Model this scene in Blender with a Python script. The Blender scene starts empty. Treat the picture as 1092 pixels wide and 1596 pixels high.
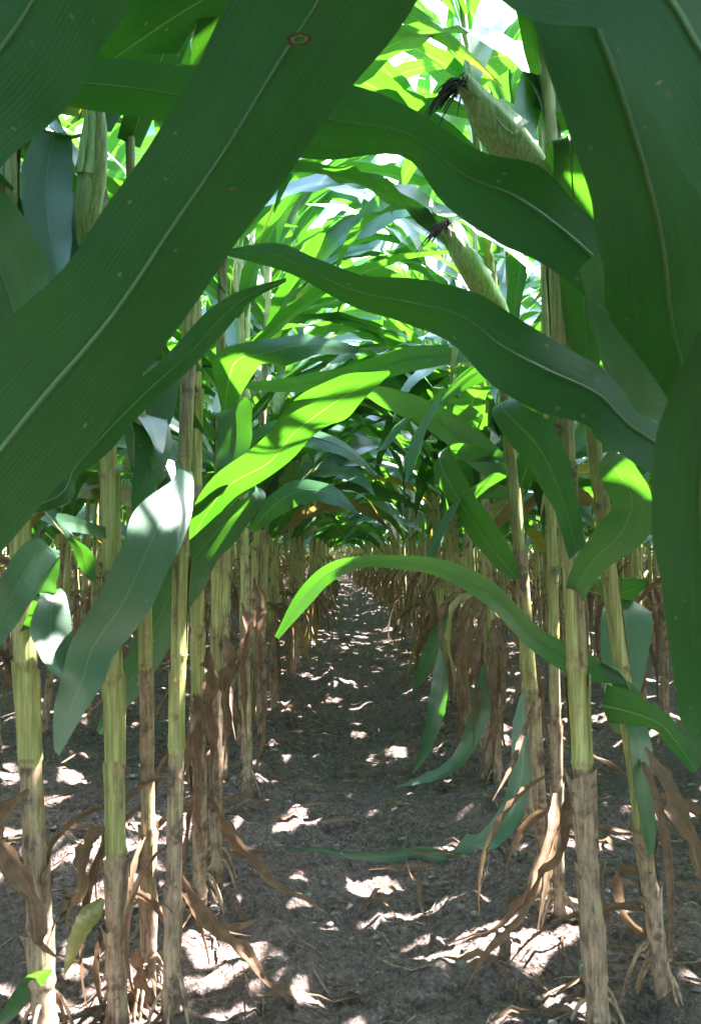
import bpy, math, random
import numpy as np
from mathutils import Vector

# ------------------------------------------------------------------ camera
H_CAM, F_PX, CX, CY = 0.68, 1350.0, 546.0, 798.0
PITCH, YAW = math.radians(2.42), math.radians(0.5)
sc = bpy.context.scene
COL = sc.collection
cam_d = bpy.data.cameras.new('camera')
cam = bpy.data.objects.new('camera', cam_d)
COL.objects.link(cam)
cam.location = (0, 0, H_CAM)
cam.rotation_euler = (math.radians(90) + PITCH, 0, YAW)
cam_d.sensor_fit = 'VERTICAL'
cam_d.sensor_height = 36.0
cam_d.lens = 36.0 * F_PX / 1596.0
cam_d.clip_start, cam_d.clip_end = 0.02, 500
cam_d.dof.use_dof = True
cam_d.dof.focus_distance = 2.2
cam_d.dof.aperture_fstop = 26
sc.camera = cam

# ------------------------------------------------------------------ light
SUN_EL, SUN_AZ = math.radians(62), math.radians(72)     # azimuth from straight ahead towards the right
world = bpy.data.worlds.new('World')
sc.world = world
world.use_nodes = True
wn = world.node_tree
bg = wn.nodes['Background']
sky = wn.nodes.new('ShaderNodeTexSky')
sky.sky_type = 'NISHITA'
sky.sun_disc = False
sky.sun_elevation = SUN_EL
sky.sun_rotation = SUN_AZ
sky.air_density, sky.dust_density, sky.ozone_density = 1.0, 0.8, 1.5
wn.links.new(sky.outputs[0], bg.inputs['Color'])
bg.inputs['Strength'].default_value = 0.15
sun_d = bpy.data.lights.new('sun', 'SUN')
sun_d.energy = 2.2
sun_d.angle = math.radians(0.53)
sun_d.color = (1.0, 0.97, 0.92)
sun = bpy.data.objects.new('sun', sun_d)
COL.objects.link(sun)
to_sun = Vector((math.sin(SUN_AZ) * math.cos(SUN_EL), math.cos(SUN_AZ) * math.cos(SUN_EL), math.sin(SUN_EL)))
sun.rotation_euler = to_sun.to_track_quat('Z', 'Y').to_euler()
sun.location = (3, 6, 12)

vs = sc.view_settings
vs.view_transform = 'Standard'
vs.look = 'None'
vs.gamma = 1
vs.exposure = 5.05
sc.cycles.max_bounces = 10
sc.cycles.diffuse_bounces = 5
sc.cycles.glossy_bounces = 3
sc.cycles.transmission_bounces = 6
sc.cycles.use_denoising = True
sc.cycles.sample_clamp_indirect = 6

# ------------------------------------------------------------------ projection helpers
_cp, _sp, _cy, _sy = math.cos(PITCH), math.sin(PITCH), math.cos(YAW), math.sin(YAW)
FWD = np.array([-_sy * _cp, _cy * _cp, _sp])
RGT = np.array([_cy, _sy, 0.0])
UPV = np.cross(RGT, FWD)
CAM = np.array([0, 0, H_CAM])


def at(px, py, d):
    "world point seen at photo pixel (px, py), d metres in front of the camera"
    return CAM + FWD * d + RGT * ((px - CX) / F_PX * d) + UPV * ((CY - py) / F_PX * d)


def project(P):
    Q = np.asarray(P) - CAM
    d = Q @ FWD
    dd = np.where(np.abs(d) < 1e-6, 1e-6, d)
    return CX + F_PX * (Q @ RGT) / dd, CY - F_PX * (Q @ UPV) / dd, d


def on_ground(px, py):
    r = FWD + RGT * ((px - CX) / F_PX) + UPV * ((CY - py) / F_PX)
    return CAM + r * (-H_CAM / r[2])


def catmull(P, n):
    "resample rows of P at n+1 even parameters with a Catmull-Rom spline"
    P = np.asarray(P, float)
    k = len(P)
    if k == 2:
        t = np.linspace(0, 1, n + 1)[:, None]
        return P[0] * (1 - t) + P[1] * t
    E = np.vstack([2 * P[0] - P[1], P, 2 * P[-1] - P[-2]])
    t = np.linspace(0, k - 1, n + 1)
    i = np.minimum(t.astype(int), k - 2)
    f = (t - i)[:, None]
    a, b, c, d = E[i], E[i + 1], E[i + 2], E[i + 3]
    return 0.5 * ((2 * b) + (-a + c) * f + (2 * a - 5 * b + 4 * c - d) * f ** 2 + (-a + 3 * b - 3 * c + d) * f ** 3)


# ------------------------------------------------------------------ value noise for the ground
def vnoise(x, y, seed):
    xi, yi = np.floor(x).astype(np.int64), np.floor(y).astype(np.int64)
    xf, yf = x - xi, y - yi
    xf, yf = xf * xf * (3 - 2 * xf), yf * yf * (3 - 2 * yf)

    def h(a, b):
        n = (a * 374761393 + b * 668265263 + seed * 974634777) & 0x7fffffff
        n = ((n ^ (n >> 13)) * 1274126177) & 0x7fffffff
        return ((n ^ (n >> 16)) & 0xffff) / 65535.0
    return (h(xi, yi) * (1 - xf) + h(xi + 1, yi) * xf) * (1 - yf) + (h(xi, yi + 1) * (1 - xf) + h(xi + 1, yi + 1) * xf) * yf


ROW_L, ROW_R, ROW_GAP = -0.36, 0.41, 0.77


def bend(y):
    "the rows drift gently to the left far away"
    return -.0030 * max(0.0, y - 6.0) ** 2


def ground_h(x, y):
    x, y = np.asarray(x, float), np.asarray(y, float)
    z = 0.030 * (vnoise(x * 3.1, y * 2.3, 1) - .5) + 0.026 * (vnoise(x * 9, y * 9, 2) - .5)
    z += 0.034 * (vnoise(x * 24, y * 24, 3) - .5) + 0.026 * (np.abs(vnoise(x * 52, y * 52, 4) - .5))
    z += 0.012 * np.cos((x - ROW_L) / ROW_GAP * 2 * math.pi)
    return z


# ------------------------------------------------------------------ materials
def new_mat(name):
    m = bpy.data.materials.new(name)
    m.use_nodes = True
    nt = m.node_tree
    nt.nodes.clear()
    out = nt.nodes.new('ShaderNodeOutputMaterial')
    return m, nt, out


class G:
    "small helper to write node graphs"
    def __init__(s, nt):
        s.nt = nt

    def n(s, t, **kw):
        o = s.nt.nodes.new(t)
        for k, v in kw.items():
            setattr(o, k, v)
        return o

    def put(s, sock, v):
        if hasattr(v, 'is_output'):
            s.nt.links.new(v, sock)
        else:
            sock.default_value = v

    def math(s, op, a, b=0.0, c=0.0, clamp=False):
        o = s.n('ShaderNodeMath', operation=op, use_clamp=clamp)
        for i, v in enumerate((a, b, c)):
            s.put(o.inputs[i], v)
        return o.outputs[0]

    def smooth(s, x, lo, hi, to0=0.0, to1=1.0):
        o = s.n('ShaderNodeMapRange', interpolation_type='SMOOTHSTEP')
        for i, v in enumerate((x, lo, hi, to0, to1)):
            s.put(o.inputs[i], v)
        return o.outputs[0]

    def mix(s, f, a, b, mode='MIX'):
        o = s.n('ShaderNodeMix', data_type='RGBA', blend_type=mode)
        s.put(o.inputs[0], f)
        s.put(o.inputs[6], a)
        s.put(o.inputs[7], b)
        return o.outputs[2]

    def noise(s, vec, scale, detail=3, rough=.55):
        o = s.n('ShaderNodeTexNoise')
        if vec is not None:
            s.put(o.inputs['Vector'], vec)
        o.inputs['Scale'].default_value = scale
        o.inputs['Detail'].default_value = detail
        o.inputs['Roughness'].default_value = rough
        return o.outputs['Fac']

    def scale(s, vec, v):
        o = s.n('ShaderNodeVectorMath', operation='MULTIPLY')
        s.put(o.inputs[0], vec)
        o.inputs[1].default_value = v
        return o.outputs[0]


def c4(r, g, b):
    return (r, g, b, 1)


def leaf_material():
    m, nt, out = new_mat('corn_leaf')
    g = G(nt)
    at_ = g.n('ShaderNodeAttribute', attribute_name='leaf')
    sep = g.n('ShaderNodeSeparateXYZ')
    nt.links.new(at_.outputs['Vector'], sep.inputs[0])
    u, v, dry = sep.outputs
    geo = g.n('ShaderNodeNewGeometry')
    pos = geo.outputs['Position']
    rnd = g.n('ShaderNodeObjectInfo').outputs['Random']
    n1 = g.noise(pos, 9, 3)
    n2 = g.noise(pos, 55, 3, .6)
    # stripes along the blade
    cmb = g.n('ShaderNodeCombineXYZ')
    g.put(cmb.inputs[0], g.math('MULTIPLY', u, 46))
    g.put(cmb.inputs[1], g.math('MULTIPLY', v, 2.2))
    stripe = g.noise(cmb.outputs[0], 1.0, 2, .6)
    fine = g.math('SINE', g.math('MULTIPLY', u, 190))
    du = g.math('ABSOLUTE', g.math('SUBTRACT', u, .5))
    rib_w = g.math('MULTIPLY_ADD', v, -.016, .026)
    rib = g.smooth(du, g.math('MULTIPLY', rib_w, .45), rib_w, 1, 0)
    green = g.mix(g.smooth(n1, .3, .72), c4(.016, .058, .025), c4(.034, .102, .040))
    green = g.mix(g.smooth(stripe, .35, .7, 0, .35), green, c4(.042, .108, .045))
    green = g.mix(g.math('MULTIPLY', rnd, .45), green, c4(.040, .100, .030))
    green = g.mix(g.math('MULTIPLY', rib, .8), green, c4(.17, .25, .10))
    # pale feeding specks and small brown lesions
    green = g.mix(g.math('MULTIPLY', geo.outputs['Backfacing'], .8), green, g.mix(.5, green, c4(.045, .110, .085)))
    sp = g.n('ShaderNodeTexVoronoi', feature='F1')
    cm2 = g.n('ShaderNodeCombineXYZ')
    g.put(cm2.inputs[0], g.math('MULTIPLY', u, 8)), g.put(cm2.inputs[1], g.math('MULTIPLY', v, 52))
    g.put(cm2.inputs[2], g.math('MULTIPLY', rnd, 50))
    nt.links.new(cm2.outputs[0], sp.inputs['Vector'])
    sp.inputs['Scale'].default_value = 1.0
    spr = g.n('ShaderNodeSeparateXYZ')
    nt.links.new(sp.outputs['Color'], spr.inputs[0])
    speck = g.math('MULTIPLY', g.smooth(g.math('DIVIDE', sp.outputs['Distance'], g.math('MULTIPLY_ADD', spr.outputs[2], 1.3, .35)), .08, .2, 1, 0), g.math('GREATER_THAN', spr.outputs[0], .86))
    green = g.mix(g.math('MULTIPLY', speck, .8), green, c4(.30, .31, .14))
    le = g.n('ShaderNodeTexVoronoi', feature='F1')
    cm3 = g.n('ShaderNodeCombineXYZ')
    g.put(cm3.inputs[0], g.math('MULTIPLY', u, 5)), g.put(cm3.inputs[1], g.math('MULTIPLY', v, 15))
    g.put(cm3.inputs[2], g.math('MULTIPLY', rnd, 90))
    nt.links.new(cm3.outputs[0], le.inputs['Vector'])
    le.inputs['Scale'].default_value = 1.0
    ler = g.n('ShaderNodeSeparateXYZ')
    nt.links.new(le.outputs['Color'], ler.inputs[0])
    led = g.math('ADD', le.outputs['Distance'], g.math('MULTIPLY', g.math('SUBTRACT', n2, .5), .16))
    les = g.math('MULTIPLY', g.smooth(led, .05, .22, 1, 0), g.math('GREATER_THAN', ler.outputs[1], .90))
    green = g.mix(g.math('MULTIPLY', les, .7), green, c4(.17, .15, .05))
    green = g.mix(g.math('MULTIPLY', g.smooth(n1, .58, .8), .35), green, c4(.060, .105, .022))
    yellow = g.mix(n2, c4(.20, .20, .035), c4(.33, .27, .06))
    brown = g.mix(g.smooth(n2, .3, .7), c4(.070, .034, .022), c4(.215, .122, .080))
    brown = g.mix(g.smooth(stripe, .45, .65, 0, .75), brown, c4(.34, .23, .15))
    dj = g.math('ADD', dry, g.math('MULTIPLY', g.math('SUBTRACT', n2, .5), g.math('MULTIPLY', g.smooth(dry, .02, .3), .5)))
    d1 = g.smooth(dj, .08, .5)
    d2 = g.smooth(dj, .45, .85)
    col = g.mix(d2, g.mix(d1, green, yellow), brown)
    tg = g.mix(g.smooth(stripe, .3, .75), c4(.072, .285, .012), c4(.100, .355, .014))
    tg = g.mix(g.math('MULTIPLY', rib, .6), tg, c4(.34, .45, .08))
    tcol = g.mix(d2, g.mix(d1, tg, c4(.50, .45, .05)), c4(.17, .105, .065))
    pb = g.n('ShaderNodeBsdfPrincipled')
    g.put(pb.inputs['Base Color'], col)
    up = g.math('MULTIPLY', geo.outputs['Backfacing'], g.math('SUBTRACT', 1.0, d2))      # upper, waxy side of the blade
    g.put(pb.inputs['Roughness'], g.math('ADD', g.math('MULTIPLY_ADD', up, -.08, g.math('MULTIPLY_ADD', stripe, .10, .42)), g.math('MULTIPLY', d2, .2)))
    g.put(pb.inputs['Specular IOR Level'], g.math('MULTIPLY_ADD', up, .55, g.math('MULTIPLY_ADD', d2, -.2, .40)))
    g.put(pb.inputs['Coat Weight'], g.math('MULTIPLY', up, .7))
    pb.inputs['Coat Roughness'].default_value = .36
    bmp = g.n('ShaderNodeBump')
    bmp.inputs['Strength'].default_value = .22
    bmp.inputs['Distance'].default_value = .0012
    hgt = g.math('ADD', g.math('MULTIPLY', stripe, 1.2), g.math('MULTIPLY', fine, .22))
    hgt = g.math('ADD', hgt, g.math('MULTIPLY', n2, g.math('MULTIPLY_ADD', d2, 2.0, .3)))
    g.put(bmp.inputs['Height'], hgt)
    nt.links.new(bmp.outputs[0], pb.inputs['Normal'])
    tr = g.n('ShaderNodeBsdfTranslucent')
    g.put(tr.inputs['Color'], tcol)
    ms = g.n('ShaderNodeMixShader')
    g.put(ms.inputs[0], g.math('MULTIPLY_ADD', d2, .0, .29))
    nt.links.new(pb.outputs[0], ms.inputs[1])
    nt.links.new(tr.outputs[0], ms.inputs[2])
    nt.links.new(ms.outputs[0], out.inputs[0])
    return m


def stalk_material(name, c_green, c_pale, spec=.45, mottle=1.1):
    m, nt, out = new_mat(name)
    g = G(nt)
    at_ = g.n('ShaderNodeAttribute', attribute_name='leaf')
    sep = g.n('ShaderNodeSeparateXYZ')
    nt.links.new(at_.outputs['Vector'], sep.inputs[0])
    u, v, dry = sep.outputs
    pos = g.n('ShaderNodeNewGeometry').outputs['Position']
    st = g.noise(g.scale(pos, (1, 1, .05)), 210, 3, .6)
    n1 = g.noise(pos, 30, 4, .65)
    n2 = g.noise(g.scale(pos, (1, 1, .4)), 90, 3, .65)
    green = g.mix(g.smooth(st, .35, .7), c_green, c_pale)
    green = g.mix(g.smooth(n1, .50, .70, 0, .55 if mottle > 1 else .15), green, c4(.36, .26, .09))
    brown = g.mix(g.smooth(n2, .3, .7), c4(.105, .066, .044), c4(.36, .24, .16))
    brown = g.mix(g.smooth(st, .42, .68, 0, .6), brown, c4(.42, .32, .23))
    brown = g.mix(g.smooth(n1, .53, .68, 0, .85), brown, c4(.060, .042, .034))
    d = g.smooth(g.math('ADD', dry, g.math('MULTIPLY', g.math('SUBTRACT', n1, .5), mottle)), .24, .76)
    pb = g.n('ShaderNodeBsdfPrincipled')
    g.put(pb.inputs['Base Color'], g.mix(d, green, brown))
    g.put(pb.inputs['Roughness'], g.math('MULTIPLY_ADD', d, .3, .45))
    pb.inputs['Specular IOR Level'].default_value = spec
    bmp = g.n('ShaderNodeBump')
    bmp.inputs['Strength'].default_value = .5
    bmp.inputs['Distance'].default_value = .002
    g.put(bmp.inputs['Height'], g.math('ADD', st, g.math('MULTIPLY', n2, d)))
    nt.links.new(bmp.outputs[0], pb.inputs['Normal'])
    nt.links.new(pb.outputs[0], out.inputs[0])
    return m


def plain_material(name, ca, cb, scale, rough=.7, bump=.3):
    m, nt, out = new_mat(name)
    g = G(nt)
    pos = g.n('ShaderNodeNewGeometry').outputs['Position']
    n1 = g.noise(pos, scale, 4, .65)
    pb = g.n('ShaderNodeBsdfPrincipled')
    g.put(pb.inputs['Base Color'], g.mix(g.smooth(n1, .3, .7), ca, cb))
    pb.inputs['Roughness'].default_value = rough
    bmp = g.n('ShaderNodeBump')
    bmp.inputs['Strength'].default_value = bump
    bmp.inputs['Distance'].default_value = .003
    g.put(bmp.inputs['Height'], n1)
    nt.links.new(bmp.outputs[0], pb.inputs['Normal'])
    nt.links.new(pb.outputs[0], out.inputs[0])
    return m


def soil_material():
    m, nt, out = new_mat('soil')
    g = G(nt)
    pos = g.n('ShaderNodeNewGeometry').outputs['Position']
    n1 = g.noise(pos, 2.6, 4, .6)
    n2 = g.noise(pos, 60, 5, .7)
    n3 = g.noise(g.scale(pos, (1, .6, 1)), 190, 4, .7)
    vo = g.n('ShaderNodeTexVoronoi', feature='F1')
    nt.links.new(pos, vo.inputs['Vector'])
    vo.inputs['Scale'].default_value = 120
    col = g.mix(g.smooth(n2, .32, .68), c4(.074, .051, .046), c4(.225, .163, .150))
    col = g.mix(g.smooth(n1, .35, .7, 0, .5), col, c4(.185, .130, .116))
    col = g.mix(g.smooth(n3, .56, .70, 0, .75), col, c4(.40, .315, .31))
    col = g.mix(g.smooth(n3, .30, .44, .75, 0), col, c4(.026, .020, .020))
    pb = g.n('ShaderNodeBsdfPrincipled')
    g.put(pb.inputs['Base Color'], col)
    pb.inputs['Roughness'].default_value = .92
    pb.inputs['Specular IOR Level'].default_value = .2
    bmp = g.n('ShaderNodeBump')
    bmp.inputs['Strength'].default_value = .9
    bmp.inputs['Distance'].default_value = .014
    h = g.math('ADD', g.math('MULTIPLY', n2, 1.0), g.math('MULTIPLY', n3, .55))
    h = g.math('ADD', h, g.math('MULTIPLY', vo.outputs['Distance'], -.5))
    g.put(bmp.inputs['Height'], h)
    nt.links.new(bmp.outputs[0], pb.inputs['Normal'])
    nt.links.new(pb.outputs[0], out.inputs[0])
    return m


M_LEAF = leaf_material()
M_STALK = stalk_material('corn_stalk', c4(.20, .215, .066), c4(.44, .42, .17))
M_HUSK = stalk_material('corn_husk', c4(.22, .32, .09), c4(.45, .52, .24), mottle=.5)
M_SILK = plain_material('corn_silk', c4(.020, .010, .010), c4(.075, .040, .030), 90, .8)
M_TASSEL = plain_material('corn_tassel', c4(.25, .20, .08), c4(.40, .33, .15), 60, .8)
M_RIB = plain_material('leaf_midrib', c4(.105, .195, .085), c4(.15, .25, .115), 40, .4, .1)
M_SOIL = soil_material()
M_CLOD = plain_material('soil_clod', c4(.12, .095, .086), c4(.30, .25, .23), 75, .95, .8)
MATS = [M_LEAF, M_STALK, M_HUSK, M_SILK, M_TASSEL]


# ------------------------------------------------------------------ geometry pieces: (verts, quads, attribute, material index)
def grid_quads(nr, nc, wrap=False):
    r = np.arange(nr - 1)[:, None]
    c = np.arange(nc if wrap else nc - 1)[None, :]
    c2 = (c + 1) % nc
    return np.stack(np.broadcast_arrays(r * nc + c, r * nc + c2, (r + 1) * nc + c2, (r + 1) * nc + c), -1).reshape(-1, 4)


def unit(a):
    return a / np.maximum(np.linalg.norm(a, axis=-1, keepdims=True), 1e-9)


def blade(mid, side, halfw, nc, rng, dry=0.0, fold=.22, ripple=.10, freq=9, dry_tip=.0, dry_edge=0.0):
    "a leaf blade: mid line, unit side vectors, half widths; V-folded at the midrib, wavy at the margins"
    mid = np.asarray(mid)
    n = len(mid)
    tan = unit(np.gradient(mid, axis=0))
    nor = unit(np.cross(tan, side))
    t = np.linspace(0, 1, n)
    a = np.linspace(-1, 1, nc)
    ph1, ph2 = rng.uniform(0, 6.28), rng.uniform(0, 6.28)
    q1, q2 = rng.uniform(0, 6.28), rng.uniform(0, 6.28)
    halfw = halfw * (1 + .022 * np.sin(t * 19 + q1) + .014 * np.sin(t * 47 + q2))
    env = np.clip(t * 6, 0, 1) * np.clip((1 - t) * 4 + .25, 0, 1)
    V = np.empty((n, nc, 3))
    for j, x in enumerate(a):
        ph = ph1 if x < 0 else ph2
        lift = halfw * fold * abs(x) ** 1.1 + halfw * ripple * env * (abs(x) ** 2) * np.sin(freq * t * 6.28 + ph + .9 * np.sin(5 * t + ph))
        V[:, j] = mid + side * (halfw * x)[:, None] + nor * lift[:, None]
    A = np.empty((n, nc, 3))
    A[..., 0] = (a * .5 + .5)[None, :]
    A[..., 1] = t[:, None]
    A[..., 2] = np.clip(dry + dry_tip * np.clip((t[:, None] - .72) / .28, 0, 1) ** 2 + dry_edge * (np.abs(a)[None, :] ** 3), 0, 1)
    return V.reshape(-1, 3), grid_quads(n, nc), A.reshape(-1, 3), 0


def leaf_from(base, az, el0, length, width, rng, droop=1.9, pw=1.4, roll=0.0, twist=0.0, ns=14, nc=5, dry=0.0,
              fold=.22, ripple=.10, sway=0.0, dry_tip=0.0, dry_edge=0.0, floor=None):
    t = np.linspace(0, 1, ns + 1)
    el = el0 - droop * t ** pw
    azs = az + sway * t ** 1.5
    st = np.stack([np.cos(el) * np.cos(azs), np.cos(el) * np.sin(azs), np.sin(el)], -1)
    mid = np.asarray(base) + np.vstack([np.zeros(3), np.cumsum((st[1:] + st[:-1]) * .5 * length / ns, axis=0)])
    if floor is not None:
        lowz = ground_h(mid[:, 0], mid[:, 1]) + .012
        mid[:, 2] = np.maximum(mid[:, 2], lowz)
    tan = unit(np.gradient(mid, axis=0))
    hor = np.stack([-np.sin(azs), np.cos(azs), 0 * azs], -1)
    nor = unit(np.cross(tan, hor))
    r = roll + twist * t
    side = hor * np.cos(r)[:, None] + nor * np.sin(r)[:, None]
    w = width * .5 * np.minimum(1, .50 + 2.2 * t) * np.clip(1 - np.clip((t - .38) / .62, 0, 1) ** 1.7, 0, 1)
    w = np.maximum(w, .0012)
    return blade(mid, side, w, nc, rng, dry, fold, ripple, rng.uniform(5, 9), dry_tip, dry_edge)


def tube(path, radii, nseg, dry=0.0, mat=1, ell=1.0):
    path = np.asarray(path, float)
    n = len(path)
    radii = np.broadcast_to(np.asarray(radii, float), (n,))
    tan = unit(np.gradient(path, axis=0))
    ref = np.array([1.0, 0.02, 0.0]) if abs(tan[0][0]) < .8 else np.array([0.0, .02, 1.0])
    sx = unit(ref - tan * (tan @ ref)[:, None])
    sy = np.cross(tan, sx)
    a = np.linspace(0, 2 * math.pi, nseg, endpoint=False)
    V = path[:, None] + radii[:, None, None] * (np.cos(a)[None, :, None] * sx[:, None] * ell + np.sin(a)[None, :, None] * sy[:, None])
    A = np.zeros((n, nseg, 3))
    A[..., 0] = a / 6.2832
    A[..., 1] = np.linspace(0, 1, n)[:, None]
    A[..., 2] = np.broadcast_to(np.asarray(dry, float), (n,))[:, None]
    return V.reshape(-1, 3), grid_quads(n, nseg, True), A.reshape(-1, 3), mat


def join(pieces):
    vs_, qs, at_s, ms, o = [], [], [], [], 0
    for V, Q, A, m in pieces:
        vs_.append(V)
        qs.append(Q + o)
        at_s.append(A)
        ms.append(np.full(len(Q), m, np.int32) if np.isscalar(m) else m)
        o += len(V)
    return np.vstack(vs_), np.vstack(qs), np.vstack(at_s), np.concatenate(ms)


def mesh_of(name, piece, mats=None):
    V, Q, A, m = piece
    me = bpy.data.meshes.new(name)
    me.vertices.add(len(V))
    me.vertices.foreach_set('co', np.ascontiguousarray(V, np.float32).ravel())
    me.loops.add(Q.size)
    me.loops.foreach_set('vertex_index', np.ascontiguousarray(Q, np.int32).ravel())
    me.polygons.add(len(Q))
    me.polygons.foreach_set('loop_start', np.arange(0, Q.size, 4, dtype=np.int32))
    me.polygons.foreach_set('loop_total', np.full(len(Q), 4, np.int32))
    me.polygons.foreach_set('use_smooth', np.ones(len(Q), bool))
    if mats is None:
        if np.isscalar(m):
            me.materials.append(MATS[m])
        else:
            for k in MATS:
                me.materials.append(k)
            me.polygons.foreach_set('material_index', m.astype(np.int32))
    else:
        for k in mats:
            me.materials.append(k)
    at_ = me.attributes.new('leaf', 'FLOAT_VECTOR', 'POINT')
    at_.data.foreach_set('vector', np.ascontiguousarray(A, np.float32).ravel())
    me.update(calc_edges=True)
    return me


def obj(name, piece, parent=None, mats=None):
    o = bpy.data.objects.new(name, mesh_of(name, piece, mats))
    COL.objects.link(o)
    if parent is not None:
        o.parent = parent
    return o


def thing(name, label, cat, loc, group=None):
    o = bpy.data.objects.new(name, None)
    o.empty_display_size = .1
    COL.objects.link(o)
    o.location = loc
    o['label'], o['category'] = label, cat
    if group:
        o['group'] = group
    return o


# ------------------------------------------------------------------ a corn plant, as pieces
NODES = [.03, .085, .16, .26, .38, .51, .655, .80, .95, 1.10, 1.25, 1.40, 1.55, 1.70, 1.85, 2.0, 2.13]


def stalk_axis(z, lean, bow, ph):
    "centre line offset at height z"
    z = np.asarray(z, float)
    return np.stack([lean[0] * z + bow * np.sin(z * 1.5 + ph) - bow * math.sin(ph), lean[1] * z + bow * .7 * np.sin(z * 1.3 + ph * 2) - bow * .7 * math.sin(ph * 2), z], -1)


def make_stalk(rng, axis, scale, nseg, rbase=.0145, low=False, green_from=None):
    nodes = [h * scale for h in NODES]
    zs, rs, ds = [-.03], [rbase * 1.1], [.8]
    for i, h in enumerate(nodes):
        r = rbase * (1 - .62 * (h / nodes[-1]) ** 1.1)
        p = .95 if h < .14 else (.80 if h < .28 else (.50 if h < .46 else .12))
        if green_from is not None:
            p = .85 if h < green_from else .05
        d = float(np.clip(p + rng.uniform(-.25, .22), 0, 1))
        top = nodes[i + 1] if i + 1 < len(nodes) else h + .12
        if low:
            zs += [h, (h + top) / 2]
            rs += [r * 1.12, r]
            ds += [d, d]
        else:
            L = top - h
            zs += [h - .006, h, h + .007, h + .3 * L, h + .7 * L, top - .012]
            rs += [r * 1.04, r * 1.19, r * 1.07, r * 1.0, r * 1.02, r * .98]
            ds += [min(1, d + .05), min(1, d + .35), d, d, d, d]
    zs, rs, ds = np.array(zs), np.array(rs), np.array(ds)
    rs[-1] *= .6
    return tube(axis(zs), rs, nseg, ds, 1, 1.12)


def make_sheath(rng, axis, h0, h1, r, dry, ns=9, nc=9):
    "leaf sheath wrapped most of the way round the stalk, loosening towards its collar"
    a0, span = rng.uniform(0, 6.28), rng.uniform(3.6, 5.6)
    loose = rng.uniform(.08, .38) if dry < .5 else rng.uniform(.15, .7)
    t = np.linspace(0, 1, ns + 1)
    path = axis(h0 + (h1 - h0) * t)
    a = a0 + np.linspace(-.5, .5, nc) * span
    e = np.abs(np.linspace(-1, 1, nc)) ** 3
    V = np.empty((ns + 1, nc, 3))
    for j in range(nc):
        rr = r * (1.15 + .07 * t + loose * t ** 3 * (.3 + .7 * e[j]) + .03 * np.sin(7 * t + j * 2.1))
        top = (t ** 4) * rng.uniform(-.012, .012)
        V[:, j] = path + np.stack([np.cos(a[j]) * rr * 1.1, np.sin(a[j]) * rr, top], -1)
    A = np.zeros((ns + 1, nc, 3))
    A[..., 1] = t[:, None]
    A[..., 2] = np.clip(dry + .35 * t[:, None] ** 5 + .25 * e[None, :], 0, 1)
    return V.reshape(-1, 3), grid_quads(ns + 1, nc), A.reshape(-1, 3), 1


def make_brace_root(rng, axis, r):
    a, h = rng.uniform(0, 6.28), rng.uniform(.025, .075)
    t = np.linspace(0, 1, 7)
    out = r * .8 + (.018 + .4 * h) * t
    c = axis(np.array([h]))[0]
    path = np.stack([c[0] + np.cos(a) * out, c[1] + np.sin(a) * out, h + .006 * np.sin(t * 3.1) - (h + .03) * t ** 1.6], -1)
    return tube(path, np.linspace(.0034, .0022, 7), 6, np.linspace(.7, 1, 7), 1)


def make_ear(base, tip, rng, r=.026, ns=12, nseg=12):
    base, tip = np.asarray(base), np.asarray(tip)
    t = np.linspace(0, 1, ns + 1)
    ax = tip - base
    bend = np.array([rng.uniform(-.01, .01), rng.uniform(-.01, .01), 0])
    path = base + ax * t[:, None] + bend * np.sin(t * math.pi)[:, None]
    rad = r * np.interp(t, [0, .06, .18, .45, .7, .88, 1], [.35, .55, .85, 1, .86, .5, .16])
    V, Q, A, _ = tube(path, rad, nseg, np.clip((t - .85) * 3, 0, .6), 2)
    V = V.reshape(ns + 1, nseg, 3)
    rid = 1 + .07 * np.cos(np.arange(nseg) * 2.2 + rng.uniform(0, 6))
    V = path[:, None] + (V - path[:, None]) * rid[None, :, None]
    pieces = [(V.reshape(-1, 3), Q, A, 2)]
    d = unit(ax)
    # loose husk tips
    for k in range(3):
        s = unit(np.cross(d, np.array([rng.uniform(-1, 1), rng.uniform(-1, 1), .3])))
        o = np.cross(d, s)
        tt = np.linspace(0, 1, 7)
        L = np.linalg.norm(ax)
        mid = base + ax * (.45 + .6 * tt)[:, None] + o * (r * 1.0 * (1 - tt) + .016 * tt ** 2)[:, None]
        p = blade(mid, np.broadcast_to(s, mid.shape), r * .75 * (1 - tt ** 1.6) + .001, 3, rng, .05, -.35, .1)
        pieces.append((p[0], p[1], p[2], 2))
    silk = []
    for k in range(60):
        q = unit(d + np.array([rng.uniform(-.7, .7) for _ in range(3)]))
        L = rng.uniform(.03, .065)
        tt = np.linspace(0, 1, 6)[:, None]
        path = base + ax * .97 + (q * L) * tt + np.array([0, 0, -L * .9]) * tt ** 2
        silk.append(tube(path, np.linspace(.0020, .0009, 6), 3, 1, 3))
    return join(pieces), join(silk)


def make_tassel(base, rng, n=9):
    ps = []
    for k in range(n):
        az, el = rng.uniform(0, 6.28), (1.5 if k == 0 else rng.uniform(.5, 1.1))
        L = rng.uniform(.16, .26)
        t = np.linspace(0, 1, 6)
        e = el - .9 * t ** 2 * (k > 0)
        st = np.stack([np.cos(e) * math.cos(az), np.cos(e) * math.sin(az), np.sin(e)], -1)
        path = np.asarray(base) + np.array([0, 0, .012 * k]) + np.cumsum(st * L / 5, 0) - st[0] * L / 5
        ps.append(tube(path, np.interp(t, [0, .2, .8, 1], [.002, .004, .0035, .001]), 4, 1, 4))
    return join(ps)


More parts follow.
